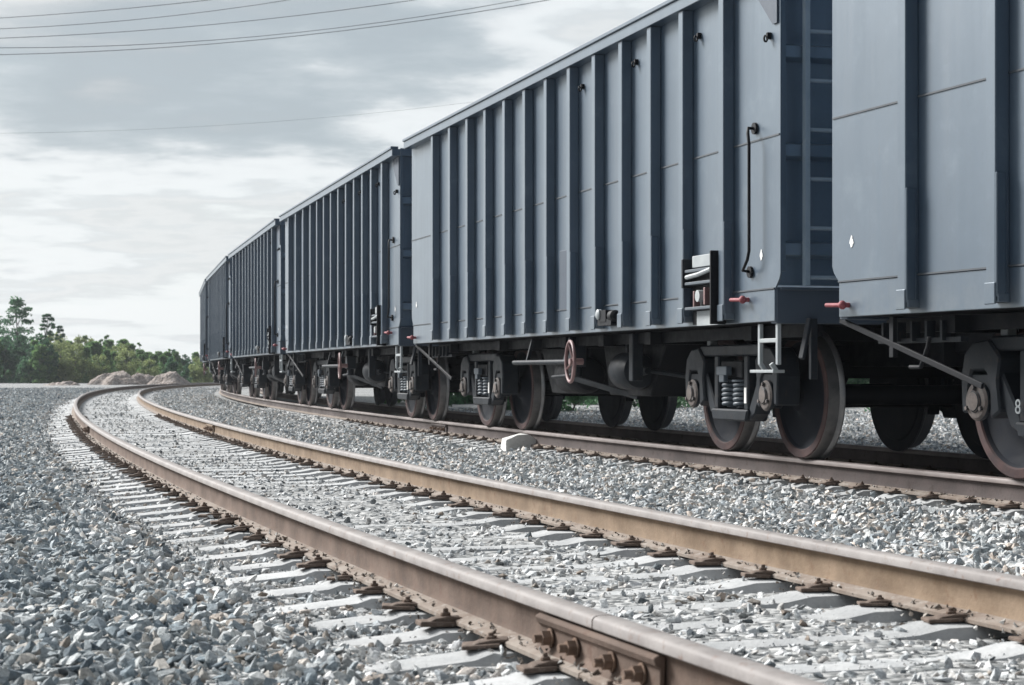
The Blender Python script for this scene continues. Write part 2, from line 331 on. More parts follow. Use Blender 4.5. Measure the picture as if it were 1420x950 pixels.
# ------------------------------------------------------------------ rails
PROF_R = [(0.0, 0.0), (0.022, -0.001), (0.031, -0.005), (0.0365, -0.013), (0.0375, -0.036), (0.034, -0.040), (0.012, -0.047), (0.009, -0.056), (0.0085, -0.135), (0.014, -0.149), (0.070, -0.163), (0.075, -0.167), (0.075, -0.180)]
PROF_R = [(a, b * .92) for a, b in PROF_R]
PROF = PROF_R + [(-a, b) for a, b in reversed(PROF_R[1:])]
def prof_mat(i):
    n = len(PROF); zm = (PROF[i][1] + PROF[(i + 1) % n][1]) / 2
    return 0 if zm > -0.0355 else (2 if zm < -0.133 else 1)
def make_rail(name, d, s0, s1, mats, label, group):
    path = [s0]
    while path[-1] < s1 - 1e-6:
        s = path[-1]; path.append(min(s1, s + (0.3 if s < 40 else 0.8)))
    mb = MB(); n = len(PROF); rings = []; o0x, o0y = at(s0, d(s0))
    for s in path:
        for (a, b) in PROF:
            px, py = at(s, d(s) + a); rings.append((float(px - o0x), float(py - o0y), b))
    for i in range(len(path) - 1):
        for k in range(n):
            mb.f.append((i * n + k, i * n + (k + 1) % n, (i + 1) * n + (k + 1) % n, (i + 1) * n + k)); mb.m.append(prof_mat(k))
    mb.v = rings; mb.f += [tuple(range(n)), tuple(range((len(path) - 1) * n, len(path) * n))]; mb.m += [1, 1]
    o = mb.build(name, mats, smooth=40); o.location = (float(o0x), float(o0y), 0)
    return tag(o, label, 'rail', group)
dL = lambda s: -G
dR = lambda s: G
dTL = lambda s: float(dtrain(s)) - G
dTR = lambda s: float(dtrain(s)) + G
def s_at_pixel_y(ypix, d, zoff=0.0):     # where a rail passes the distance at which this height above the horizon lies
    Y = (CAM_H - zoff) * F_PX / (ypix - HOR); q = np.arange(-5, 120, 0.05); px, py = at(q, d); return float(np.interp(Y, py, q))
jL1 = s_at_pixel_y(853, -G); jL2 = s_at_pixel_y(585, -G); jR = s_at_pixel_y(584, G)
q = np.arange(-5, 90, 0.05); jx, jy = at(q, dtrain(q) - G); jT = float(np.interp(24.9, jy, q))
def fishplates(rail, d, sj, end_s, web, half=0.43):
    # a bar on each side of the rail across the joint, bolted through; parts of the rail they belong to
    ox, oy = at(end_s, d(end_s)); ox, oy = float(ox), float(oy)
    for side in (-1, 1):
        mb = MB(); prof = [(0.012, -0.048), (0.030, -0.044), (0.046, -0.052), (0.040, -0.070), (0.028, -0.080), (0.028, -0.125), (0.042, -0.140), (0.060, -0.152), (0.060, -0.160), (0.016, -0.151)]
        st = [sj - half, sj, sj + half]; n = len(prof)
        for s in st:
            for a, b in prof:
                px, py = at(s, d(s) + side * a); mb.v.append((float(px) - ox, float(py) - oy, b))
        for i in range(2):
            for k in range(n): mb.f.append((i * n + k, i * n + (k + 1) % n, (i + 1) * n + (k + 1) % n, (i + 1) * n + k)); mb.m.append(0)
        mb.f += [tuple(range(n)), tuple(range(2 * n, 3 * n))]; mb.m += [0, 0]
        fp = mb.build('fishplate', web, rail, bevel=0.003)
        for s in (-0.33, -0.13, 0.13, 0.33):
            p0 = [float(v) for v in at(sj + s, d(sj) + side * 0.026)]; p1 = [float(v) for v in at(sj + s, d(sj) + side * 0.062)]; p2 = [float(v) for v in at(sj + s, d(sj) + side * 0.085)]
            mb = MB(); q0 = Vector((p0[0] - ox, p0[1] - oy, -0.104)); q1 = Vector((p1[0] - ox, p1[1] - oy, -0.104)); q2 = Vector((p2[0] - ox, p2[1] - oy, -0.104))
            mb.tube([q0, q1], 0.022, 6); mb.tube([q0 + (q1 - q0) * 0.2, q0 + (q1 - q0) * 0.32], 0.028, 16); mb.tube([q1, q2], 0.0125, 10)
            mb.build('bolt', 'bolt', fp, smooth=40)
RG = None
r1 = make_rail('rail', dL, -8.5, jL1 - 0.004, ('headL', 'webL', 'foot'), 'rusty brown rail nearest the camera, ending at the bolted joint in the foreground', 'rails of the empty near track')
r2 = make_rail('rail', dL, jL1 + 0.004, jL2 - 0.006, ('headL', 'webL', 'foot'), 'long rusty brown outer rail running from the foreground joint into the bend', 'rails of the empty near track')
r3 = make_rail('rail', dL, jL2 + 0.006, 230, ('headL', 'webL', 'foot'), 'outer rail of the empty track sweeping round the far bend at left', 'rails of the empty near track')
r4 = make_rail('rail', dR, -8.5, jR - 0.006, ('headL', 'webR', 'foot'), 'tan rusty inner rail of the empty track, running up to its far joint', 'rails of the empty near track')
r5 = make_rail('rail', dR, jR + 0.006, 230, ('headL', 'webR', 'foot'), 'inner rail of the empty track curving away beyond its joint, before the gravel heaps', 'rails of the empty near track')
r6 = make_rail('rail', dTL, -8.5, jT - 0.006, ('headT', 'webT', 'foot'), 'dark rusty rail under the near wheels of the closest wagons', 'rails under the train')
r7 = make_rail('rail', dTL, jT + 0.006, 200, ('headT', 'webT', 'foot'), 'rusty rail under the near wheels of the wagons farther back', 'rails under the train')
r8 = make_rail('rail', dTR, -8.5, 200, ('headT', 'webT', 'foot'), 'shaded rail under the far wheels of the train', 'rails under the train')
fishplates(r2, dL, jL1, jL1 + 0.004, 'webL')
fishplates(r3, dL, jL2, jL2 + 0.006, 'webL')
fishplates(r5, dR, jR, jR + 0.006, 'webR')
fishplates(r7, dTL, jT, jT + 0.006, 'webT')

# ------------------------------------------------------------------ sleepers
PITCH = 0.47
def sleeper_mesh():
    # cross-section (trapezoid) swept along its length with a lower, narrower middle and sloping ends
    st = [(-1.30, -0.060, .115), (-1.27, -0.040, .125), (-0.98, -0.016, .135), (-0.93, 0.0, .137), (-0.62, 0.0, .137), (-0.52, -0.018, .128), (-0.35, -0.028, .112), (0.35, -0.028, .112), (0.52, -0.018, .128), (0.62, 0.0, .137), (0.93, 0.0, .137), (0.98, -0.016, .135), (1.27, -0.040, .125), (1.30, -0.060, .115)]
    mb = MB()
    for (xx, zt, hw) in st:
        t = hw * 0.70
        mb.v += [(xx, -hw - 0.02, -0.2), (xx, -hw, zt - 0.055), (xx, -t, zt - 0.004), (xx, 0, zt + 0.004), (xx, t, zt - 0.004), (xx, hw, zt - 0.055), (xx, hw + 0.02, -0.2)]
    for i in range(len(st) - 1):
        for k in range(7): mb.f.append((i * 7 + k, i * 7 + (k + 1) % 7, (i + 1) * 7 + (k + 1) % 7, (i + 1) * 7 + k)); mb.m.append(0)
    mb.f += [tuple(range(7)), tuple(range((len(st) - 1) * 7, len(st) * 7))]; mb.m += [0, 0]
    return mb
def clip_mb():
    # rail fastening: rusty plate on the rail foot, tongue bent over it, bolt with nut standing up
    mb = MB()
    mb.box((0.04, 0, 0.016), (0.15, 0.125, 0.024), 0)
    mb.prism([(-0.07, 0.026), (-0.065, 0.046), (0.0, 0.050), (0.05, 0.040), (0.075, 0.026)], -0.045, 0.045, 0)
    mb.tube([(0.0, 0, 0.046), (0.0, 0, 0.066)], 0.023, 6, 1); mb.tube([(0.0, 0, 0.06), (0.0, 0, 0.085)], 0.012, 8, 1)
    return mb
proto = None; clip0 = None
def place_sleeper(s, d, label, group, clips=True):
    global proto, clip0
    jit = random.uniform(-0.012, 0.012); s2 = s + jit
    px, py = at(s2, d); hd = heading(s2)
    if proto is None:
        root = sleeper_mesh().build('concrete_sleeper', 'concrete', smooth=25); proto = root
        cm_b = clip_mb(); cm_b.v = [(a_ * .82, b_ * .78, c_ * .72) for a_, b_, c_ in cm_b.v]; cm = cm_b.mesh('rail_clip', ('plate', 'bolt'), bevel=0.003)
        for e in (-1, 1):
            for q_ in (-1, 1):
                c = bpy.data.objects.new('rail_clip', cm); COL.objects.link(c); c.parent = root
                c.location = (e * G + q_ * 0.100, 0, 0.004); c.rotation_euler = (0, 0, 0 if q_ > 0 else math.pi)
    else:
        root = copy_tree(proto) if clips else proto.copy()
        if not clips: COL.objects.link(root); root.parent = None
    for c in root.children:
        c.rotation_euler.z += random.uniform(-.22, .22); c.rotation_euler.y += random.uniform(-.06, .06); q_ = random.uniform(.75, 1.0); c.scale = (q_, q_ * random.uniform(.8, 1.1), q_ * random.uniform(.7, 1.05))
    root.location = (float(px), float(py), SL_TOP + random.uniform(-0.004, 0.004)); root.rotation_euler = (random.uniform(-.01, .01), random.uniform(-.004, .004), -hd + random.uniform(-.012, .012))
    tag(root, label, 'sleeper', group)
SLEEP_N = [s for s in np.arange(-2.0, 78, PITCH)]; SLEEP_T = [s for s in np.arange(1.5, 42, PITCH)]
for s in SLEEP_N: place_sleeper(float(s), 0.0, 'pale concrete sleeper under the two rails of the empty near track', 'concrete sleepers of the empty near track', s < 34)
for s in SLEEP_T: place_sleeper(float(s), float(dtrain(s)), 'half buried concrete sleeper under the rails that carry the train', 'concrete sleepers under the train', s < 30)

# ------------------------------------------------------------------ ballast stones
def stone_shapes(k, npt, flat):
    out = []
    for i in range(k):
        r = np.random.default_rng(100 * npt + i); bm = bmesh.new()
        while len(bm.verts) < npt:
            v = r.normal(size=3); v /= np.linalg.norm(v); v *= r.uniform(0.75, 1.1); bm.verts.new((v[0] * 1.32, v[1] * 0.88, v[2] * flat * 0.85))
        bmesh.ops.convex_hull(bm, input=bm.verts[:]); 
        bmesh.ops.delete(bm, geom=[v for v in bm.verts if not v.link_faces], context='VERTS'); bmesh.ops.triangulate(bm, faces=bm.faces[:])
        bm.verts.index_update(); out.append((np.array([v.co[:] for v in bm.verts]), np.array([[v.index for v in f.verts] for f in bm.faces]))); bm.free()
    return out
def rot_mats(n):
    q4 = rng.normal(size=(n, 4)); q4[:, 1:3] *= 0.45; q4 /= np.linalg.norm(q4, axis=1)[:, None]; a, b, c, d = q4.T     # mostly spun about the vertical, tilted at random
    return np.stack([np.stack([1 - 2 * (c * c + d * d), 2 * (b * c - a * d), 2 * (b * d + a * c)], -1), np.stack([2 * (b * c + a * d), 1 - 2 * (b * b + d * d), 2 * (c * d - a * b)], -1), np.stack([2 * (b * d - a * c), 2 * (c * d + a * b), 1 - 2 * (b * b + c * c)], -1)], 1)
PAL = np.array([(0.26, 0.275, 0.28), (0.34, 0.345, 0.34), (0.17, 0.195, 0.21), (0.47, 0.465, 0.45), (0.13, 0.15, 0.165), (0.40, 0.36, 0.32), (0.30, 0.25, 0.21), (0.55, 0.54, 0.52)])
def gen(smin, smax, dens, rmin, rmax, dlo, dhi):
    n = int((smax - smin) * (dhi - dlo) * dens); s = rng.uniform(smin, smax, n); d = rng.uniform(dlo, dhi, n); X, Y = at(s, d)
    keep = (Y > 2.6) & (np.abs(X) < 0.29 * Y + 0.9)
    dt_ = dtrain(s); rd = np.minimum.reduce([abs(d - G), abs(d + G), abs(d - dt_ + G), abs(d - dt_ - G)])
    keep &= rd > 0.10
    keep &= ~((d > dt_ - 0.6) & (d < dt_ + 0.6) & (rng.random(n) < 0.8))
    r = rng.uniform(0, 1, n) ** 1.5 * (rmax - rmin) + rmin
    r = np.where(np.abs(d) < 1.35, r * 0.72, r)
    z = bed_z(X, Y, d) + r * rng.uniform(-0.25, 0.55, n)
    # on the sleepers: few stones, lying on the concrete
    for dd, lim in ((d, 78), (d - dt_, 42)):
        ph = np.abs(((s + (2.0 if dd is d else -1.5)) / PITCH + 0.5) % 1.0 - 0.5) * PITCH
        on = (ph < 0.115) & (np.abs(dd) < 1.28) & (s < lim)
        ad = np.abs(dd); top = SL_TOP - np.interp(ad, [0, .35, .52, .62, .93, .98, 1.28], [.028, .028, .018, 0, 0, .016, .04])
        p_keep = np.where(ad > 1.02, 0.02 + 0.35 * np.clip((ad - 1.19) / .10, 0, 1), np.where(ad > 0.5, 0.025, 0.12))
        if dd is not d: p_keep = np.where((ad > 1.0), 0.35, p_keep)
        keep &= ~(on & (rng.random(n) > p_keep))
        z = np.where(on, top + r * 0.35, z)
        gapz = (~on) & (np.abs(dd) < 0.75) & (s < lim); z = np.where(gapz, z - 0.006, z)
        keep &= ~((np.abs(dd) < 1.2) & (~on) & (rng.random(n) < (0.35 if dd is d else 0.1)))
        nearrail = (np.abs(ad - G) < 0.19) & (s < lim); keep &= ~(nearrail & (r > 0.022) & (rng.random(n) < 0.7))
    X, Y, z, r, d, s = [a[keep] for a in (X, Y, z, r, d, s)]
    n = len(X)
    # tone: pale dusty between the rails, bluer and darker on the left shoulder
    shoulder = np.clip((-d - 1.25) / 0.5, 0, 1); mid = np.clip(1.35 - np.abs(d), 0, 0.5) * 2
    base = PAL[rng.choice(len(PAL), n, p=[.19, .20, .16, .12, .12, .08, .07, .06])]
    patch = smooth_noise(X, Y, 1.1, 9)
    fac = (1.0 + 0.30 * mid - 0.22 * shoulder + 0.12 * patch)[:, None] * rng.uniform(0.82, 1.2, n)[:, None]
    dust = np.clip(0.18 + 0.5 * mid - 0.1 * shoulder + 0.15 * patch, 0, 0.8)[:, None]
    dark = (rng.random(n) < 0.26)[:, None] & (np.abs(d) < 1.4)[:, None]; dust = np.where(dark, 0.0, dust); fac = np.where(dark, 0.5, fac)
    c = base * fac * (1 - dust) + np.array([0.375, 0.38, 0.38]) * dust
    c = c * (1 + shoulder[:, None] * np.array([-0.05, 0.0, 0.03]))
    return X, Y, z, r, np.clip(c * 1.75, 0.05, 0.78)
V, T, Cc = [], [], []; off_ = 0
def emit(data, shapes):
    global off_
    X, Y, z, r, c = data; n = len(X); ch = rng.integers(0, len(shapes), n)
    for k, (sv_, sf) in enumerate(shapes):
        i = np.where(ch == k)[0]
        if len(i) == 0: continue
        Rm = rot_mats(len(i)); v = np.einsum('nij,vj->nvi', Rm, sv_) * r[i][:, None, None] + np.stack([X[i], Y[i], z[i]], 1)[:, None, :]
        nv = len(sv_); V.append(v.reshape(-1, 3)); T.append((sf[None] + (np.arange(len(i)) * nv)[:, None, None]).reshape(-1, 3) + off_)
        Cc.append(np.repeat(c[i], nv, 0)); off_ += len(i) * nv
hi, mid_, lo = stone_shapes(16, 13, 0.62), stone_shapes(14, 10, 0.62), stone_shapes(12, 7, 0.65)
emit(gen(-2, 7.5, 1000, 0.011, 0.037, -7, 8), hi)
emit(gen(-2, 8.5, 2200, 0.004, 0.011, -4, 4.5), lo)
emit(gen(-2, 13, 2600, 0.005, 0.011, -1.35, 1.35), lo)
emit(gen(8, 16, 1300, 0.006, 0.013, -5, 4.5), lo)
emit(gen(7.5, 18, 620, 0.015, 0.037, -8, 12), mid_)
emit(gen(18, 42, 250, 0.020, 0.045, -10, 3.3), lo)
emit(gen(18, 42, 160, 0.020, 0.048, 3.3, 16), lo)
emit(gen(42, 62, 170, 0.022, 0.05, -14, 3.4), lo)
emit(gen(62, 100, 90, 0.03, 0.06, -18, 3.4), lo)
# grit caught on the rail feet
n = 15000; gs = rng.uniform(-2, 30, n) ; go = rng.uniform(.03, .125, n); gsd = rng.choice([-1, 1], n); gr = rng.choice(3, n); gd = np.where(gr == 0, -G, np.where(gr == 1, G, dtrain(gs) - G)) + gsd * go
gx, gy = at(gs, gd); gz0 = rng.uniform(.004, .013, n); ph = np.abs(((gs + 2.0) / PITCH + 0.5) % 1.0 - 0.5) * PITCH; kp = (gy > 2.6) & ((rng.random(n) < .55) | (ph > .09))
gc = np.where((rng.random(n) < .4)[:, None], np.array([0.15, 0.125, 0.105]), np.where((rng.random(n) < .5)[:, None], np.array([0.50, 0.49, 0.47]), np.array([0.30, 0.27, 0.24]))) * rng.uniform(.7, 1.25, n)[:, None]
emit((gx[kp], gy[kp], (np.interp(go, [.03, .07, .076, .125], [-.140, -.149, -.166, -.196]) + gz0 * .45)[kp], gz0[kp], gc[kp]), lo)
V = np.concatenate(V); T = np.concatenate(T); Cc = np.concatenate(Cc)
me = bpy.data.meshes.new('ballast_stones'); me.vertices.add(len(V)); me.vertices.foreach_set('co', V.astype(np.float32).ravel())
me.loops.add(T.size); me.loops.foreach_set('vertex_index', T.astype(np.int32).ravel()); me.polygons.add(len(T)); me.polygons.foreach_set('loop_start', np.arange(0, T.size, 3, dtype=np.int32))
me.update(); me.shade_flat()
a = me.color_attributes.new('tint', 'FLOAT_COLOR', 'POINT'); a.data.foreach_set('color', np.concatenate([Cc, np.ones((len(Cc), 1))], 1).astype(np.float32).ravel())
me.materials.append(M['stone']); o = bpy.data.objects.new('ballast_stones', me); COL.objects.link(o)
tag(o, 'loose grey crushed stone ballast lying around the tracks', 'gravel', kind='stuff')
print('stones tris', len(T))

# ------------------------------------------------------------------ the wagons
LEN, YP, YR = 10.87, 1.51, 1.595       # body length, plate plane, rib face plane (half widths)
HL = LEN / 2; ZB, ZT = 1.0, 3.51
RIBS = [HL - .845 - v for v in (0, .79, 1.48, 2.16, 2.85, 3.55, 4.25, 4.95, 5.66, 6.38, 7.11, 7.87, 8.67)]
BOG, WB, WR = 3.63, 0.725, 0.475       # bogie centre, half wheelbase, wheel radius

def wheel_mb(y, out):                  # out = -1: outer face toward -y
    ax = (0, out, 0)
    prof = [(0.0, 0.105), (0.035, 0.105), (0.04, 0.09), (0.04, 0.0)]
    pr = [(-0.085, 0.10), (-0.085, 0.40), (-0.075, 0.41), (-0.075, WR + 0.022), (-0.064, WR + 0.028), (-0.050, WR + 0.02), (-0.038, WR + 0.002), (0.048, WR - 0.004), (0.055, WR - 0.012), (0.055, WR - 0.062), (0.045, WR - 0.072), (0.020, WR - 0.085), (-0.012, 0.30), (0.0, 0.20), (0.045, 0.13), (0.075, 0.115), (0.08, 0.10), (0.08, 0.001)]
    mis = [0, 0, 0, 2, 2, 2, 2, 1, 1, 1, 0, 0, 0, 0, 0, 0, 0]
    mb = MB(); mb.lathe((0, y, WR), ax, pr, 56, mis); return mb

def side_frame_mb():
    mb = MB(); y0, y1 = -0.075, 0.075
    # top bow, lower spring seat, columns, diagonals and pedestal jaws of a cast side frame
    mb.prism([(-.86, .66), (-.80, .79), (-.62, .865), (.62, .865), (.80, .79), (.86, .66), (.76, .66), (.70, .735), (.58, .775), (-.58, .775), (-.70, .735), (-.76, .66)], y0, y1)
    mb.prism([(-.32, .27), (.32, .27), (.36, .36), (-.36, .36)], y0 - .02, y1 + .02)
    for e in (-1, 1):
        mb.prism([(e * .25, .355), (e * .335, .355), (e * .335, .78), (e * .25, .78)], y0, y1)
        mb.prism([(e * .315, .275), (e * .335, .385), (e * .53, .66), (e * .60, .735), (e * .66, .66), (e * .58, .56), (e * .44, .33)], y0 + .01, y1 - .01)
        mb.prism([(e * .50, .42), (e * .60, .37), (e * .61, .60), (e * .66, .66), (e * .80, .66), (e * .83, .56), (e * .84, .41), (e * .90, .40), (e * .915, .62), (e * .88, .76), (e * .79, .83), (e * .62, .845), (e * .50, .74), (e * .53, .60)], y0 - .02, y1 + .02)
    return mb
def axle_box_mb(y, out):
    mb = MB(); mb.prism([(-.115, .40), (.115, .40), (.13, .58), (.09, .635), (-.09, .635), (-.13, .58)], y - .08, y + .08, 0)
    pr = [(0.07, .115), (0.10, .118), (0.115, .10), (0.12, .065), (0.135, .06), (0.14, .0)]
    mb.lathe((0, y, WR), (0, out, 0), pr, 24, [0, 1, 1, 1, 1])
    for k in range(3):
        th = math.pi / 2 + k * 2 * math.pi / 3; c = (0.085 * math.cos(th), y + out * 0.118, WR + 0.085 * math.sin(th)); mb.tube([c, (c[0], c[1] + out * .018, c[2])], 0.018, 6, 1)
    return mb
def spring_mb(x0, y):
    mb = MB(); pth = []; turns = 5.5; n = 84
    for i in range(n + 1):
        t_ = i / n; th = t_ * turns * 2 * math.pi; pth.append((x0 + .078 * math.cos(th), y + .078 * math.sin(th), .375 + .20 * t_))
    mb.tube(pth, 0.0165, 8); pth = [(x0 + .045 * math.cos(-6.28 * 6 * i / 60), y + .045 * math.sin(-6.28 * 6 * i / 60), .375 + .2 * i / 60) for i in range(61)]
    mb.tube(pth, 0.010, 6); mb.tube([(x0, y, .575), (x0, y, .59)], 0.10, 16); return mb
def make_bogie(car, x0):
    b = empty('bogie', (x0, 0, 0), car)
    for sy in (-1, 1):
        y = sy * 1.03
        o_ = side_frame_mb().build('side_frame', 'bogie', b, bevel=0.012); o_.location = (0, y, 0)
        for sx in (-1, 1):
            o_ = wheel_mb(sy * 0.80, sy).build('wheel', ('wheel', 'rim', 'tread'), b, smooth=35); o_.location = (sx * WB, 0, 0)
            o_ = axle_box_mb(y, sy).build('axle_box', ('bogie', 'rusty'), b, bevel=0.004); o_.location = (sx * WB, 0, 0)
        for sx in (-.12, .10): spring_mb(sx, y + sy * 0.0).build('spring', 'grey', b, smooth=60)
    for sx in (-1, 1):
        mb = MB(); mb.lathe((0, -.95, WR), (0, 1, 0), [(0, .065), (.25, .07), (.3, .085), (.6, .075), (1.3, .075), (1.6, .085), (1.65, .07), (1.9, .065)], 16); o_ = mb.build('axle', 'under', b, smooth=40); o_.location = (sx * WB, 0, 0)
        mb = MB(); mb.bar((sx * (WB - .56), -.72, .42), (sx * (WB - .56), .72, .42), .10, .10)
        for sy in (-1, 1): mb.prism([(sx * (WB - .52), .30), (sx * (WB - .47), .30), (sx * (WB - .49), .60), (sx * (WB - .55), .60)], sy * .80 - .04, sy * .80 + .04)
        mb.build('brake_beam', 'under', b)
    mb = MB(); mb.prism([(-.21, .60), (.21, .60), (.21, .74), (-.21, .74)], -1.10, 1.10); mb.prism([(-.20, .74), (.20, .74), (.17, .86), (-.17, .86)], -.85, .85); mb.lathe((0, 0, .80), (0, 0, 1), [(0, .26), (.09, .26)], 24); mb.build('bolster', 'under', b, bevel=.01)
    for sy in (-1, 1):
        mb = MB(); mb.box((-.05, sy * 1.14, .66), (.20, .05, .07)); mb.box((-.05, sy * 1.145, .60), (.10, .04, .06)); mb.build('bolster_end', 'grey', b, bevel=.006)
        MB().box((.295, sy * 1.108, .47), (.04, .008, .12)).build('paint_mark', 'white', b)
        MB().box((-.55, sy * 1.03, .885), (.07, .07, .04)).build('grease_cap', 'light', b, bevel=.006)
    return b

def make_wagon():
    car = empty('freight_wagon')
    for sy in (-1, 1):
        Y = lambda v: sy * v
        mb = MB(); c = .09     # side plate with cut lower corners, above the sill
        mb.prism([(-HL + c, 1.225), (HL - c, 1.225), (HL - .02, 1.29), (HL, 1.33), (HL, 3.43), (-HL, 3.43), (-HL, 1.33), (-HL + .02, 1.29)], Y(YP - .012), Y(YP))
        mb.build('side_panel', 'paint', car)
        mb = MB(); mb.box((0, Y(YP - .013), 1.112), (LEN - 2 * c, .03, .222), 0); mb.build('side_sill', 'paint', car, bevel=.004)
        mb = MB(); mb.box((0, Y(YP + .002), 1.229), (LEN - 2 * c, .016, .010)); mb.build('lower_seam', 'seam', car)
        mb = MB(); mb.bar((-HL + .01, Y(YP + .002), 2.283), (HL - .01, Y(YP + .002), 2.283), .010, .011)
        mb.build('upper_seam', 'seam', car)
        mb = MB(); mb.box((0, Y((YP + YR) / 2 - .01), 3.465), (LEN, YR - YP + .06, .088)); mb.box((0, Y(YR - .012), 3.525), (LEN + .0, .10, .032)); mb.build('top_chord', 'paint', car, bevel=.004)
        for rx in RIBS:
            mb = MB(); wv, wb = .046, .054
            mb.add([(rx - wb, Y(YP), 1.03), (rx + wb, Y(YP), 1.03), (rx + wv, Y(YR), 1.03), (rx - wv, Y(YR), 1.03), (rx - wb, Y(YP), 3.42), (rx + wb, Y(YP), 3.42), (rx + wv, Y(YR), 3.42), (rx - wv, Y(YR), 3.42)], [(0, 1, 2, 3), (4, 7, 6, 5), (0, 4, 5, 1), (1, 5, 6, 2), (2, 6, 7, 3), (3, 7, 4, 0)])
            mb.box((rx + .052, Y(YR - .032), 1.40), (.018, .066, .68)); mb.box((rx, Y(YP + .04), 1.055), (.13, .08, .05)); mb.box((rx, Y(YR + .003), 1.08), (.105, .012, .12))
            mb.build('side_rib', 'paint', car, bevel=.005)
        # underframe cross members and outer stringer
        for cx_ in (-4.4, -2.3, -1.1, 0, 1.1, 2.3, 4.4):
            mb = MB(); mb.prism([(cx_ - .07, .99), (cx_ + .07, .99), (cx_ + .07, .985 - .10), (cx_ - .07, .985 - .10)], Y(.3), Y(1.30)); mb.build('cross_bearer', 'under', car)
        mb = MB(); mb.box((0, Y(1.16), .945), (LEN - .3, .08, .09)); mb.build('side_stringer', 'under', car)
    # ends
    for sx in (-1, 1):
        X = lambda v: sx * v
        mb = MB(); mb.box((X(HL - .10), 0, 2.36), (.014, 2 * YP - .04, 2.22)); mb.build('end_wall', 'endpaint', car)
        for zb in (2.855, 2.175, 1.495):
            mb = MB(); mb.prism([(X(HL - .095), zb - .062), (X(HL - .01), zb - .04), (X(HL - .01), zb + .04), (X(HL - .095), zb + .062)], -(YP - .03), YP - .03); mb.build('end_beam', 'endpaint', car, bevel=.004)
        mb = MB(); mb.box((X(HL - .06), 0, 3.47), (.14, 2 * YP, .10)); mb.build('end_chord', 'paint', car, bevel=.005)
        mb = MB(); mb.box((X(HL - .13), 0, 1.11), (.10, 2 * YP - .02, .25)); mb.box((X(HL - .075), 0, 1.225), (.05, 2 * YP - .06, .02)); mb.build('end_sill', 'board', car, bevel=.006)
        for sy in (-1, 1):
            mb = MB(); mb.box((X(HL - .045), sy * (YP - .026), 2.38), (.09, .028, 2.08)); mb.build('corner_post', 'paint', car)
            # corner gusset near the top and a step hanging below the sill
            mb = MB(); mb.prism([(X(HL - .03), 3.43), (X(HL - .42), 3.43), (X(HL - .38), 3.30), (X(HL - .10), 3.05), (X(HL - .03), 3.05)], sy * (YP + .001), sy * (YP + .014))
            if sx * sy < 0: mb.build('corner_gusset', 'board', car)
        # coupler
        mb = MB(); mb.box((X(HL + .02), 0, .86), (.50, .16, .16)); mb.prism([(X(HL + .16), .72), (X(HL + .34), .72), (X(HL + .40), .80), (X(HL + .40), .94), (X(HL + .34), 1.0), (X(HL + .16), 1.0)], -.19, .06); mb.box((X(HL + .33), .14, .86), (.14, .14, .24)); mb.build('coupler', 'under', car, bevel=.02)
        mb = MB(); mb.tube([(X(HL - .05), .42, .92), (X(HL + .10), .44, .86), (X(HL + .20), .40, .68), (X(HL + .32), .25, .60)], .024, 10); mb.build('brake_hose', 'under', car, smooth=60)
        # ladder on the end wall, side toward the tracks
        sy = -1 if sx > 0 else 1
        mb = MB()
        for yy in (1.33, .93): mb.bar((X(HL + .03), sy * yy, 1.24), (X(HL + .03), sy * yy, 3.45), .035, .05)
        ld = mb.build('ladder', 'ladder', car)
        for k in range(6):
            mb = MB(); mb.tube([(X(HL + .03), sy * .94, 1.30 + k * .338), (X(HL + .03), sy * 1.32, 1.30 + k * .338)], .014, 8); mb.build('rung', 'ladder', ld, smooth=60)
        # hanging step, two bars with cross treads
        for sy in (-1,) if sx > 0 else (1,):
            yy = sy * 1.47; mb = MB()
            for xx in (HL - .12, HL - .42): mb.bar((X(xx), yy, .99), (X(xx), yy, .70), .028, .038)
            mb.bar((X(HL - .42), yy, .87), (X(HL - .12), yy, .87), .03, .03); mb.build('step', 'light', car, bevel=.004)
            mb = MB(); mb.bar((X(HL - .62), yy - sy * .05, .655), (X(HL - .22), yy - sy * .05, .655), .09, .022); mb.bar((X(HL - .42), yy, .71), (X(HL - .42), yy - sy * .04, .655), .03, .03); mb.bar((X(HL - .24), yy, .71), (X(HL - .24), yy - sy * .04, .655), .03, .03); mb.build('foot_tread', 'light', car, bevel=.003)
            mb = MB(); mb.bar((X(HL + .02), sy * 1.30, 1.02), (X(HL + .06), sy * 1.38, .74), .04, .03); mb.bar((X(HL - .05), sy * 1.24, 1.02), (X(HL - .05), sy * 1.24, .60), .05, .04); mb.build('uncoupling_lever', 'bogie', car, bevel=.004)
    # side fittings on both sides (rotationally symmetric)
    for rsym in (1, -1):
        T_ = lambda p_: (rsym * p_[0], rsym * p_[1], p_[2])
        yo = -YP
        xh = HL - .38
        mb = MB(); mb.tube([T_(q_) for q_ in ((xh - .03, yo, 2.37), (xh - .03, yo - .06, 2.37), (xh, yo - .075, 2.33), (xh + .02, yo - .075, 2.25), (xh + .02, yo - .075, 1.50), (xh - .01, yo - .075, 1.44), (xh - .10, yo - .07, 1.37), (xh - .11, yo, 1.36))], .0115, 10)
        mb.tube([T_((xh - .03, yo, 2.37)), T_((xh - .03, yo - .02, 2.37))], .042, 12); mb.tube([T_((xh - .11, yo, 1.36)), T_((xh - .11, yo - .02, 1.36))], .042, 12); mb.build('handrail', 'under', car, smooth=40)
        mb = MB(); mb.tube([T_((HL - .55, yo - .05, 1.165)), T_((HL - .72, yo - .06, 1.17))], .014, 8); mb.lathe(T_((HL - .53, yo - .05, 1.165)), (0, 0, 1), [(-.028, .010), (-.016, .023), (0, .028), (.016, .023), (.028, .010)], 14); mb.tube([T_((HL - .53, yo, 1.165)), T_((HL - .53, yo - .06, 1.165))], .016, 8); mb.build('valve_handle', 'red', car, smooth=60)
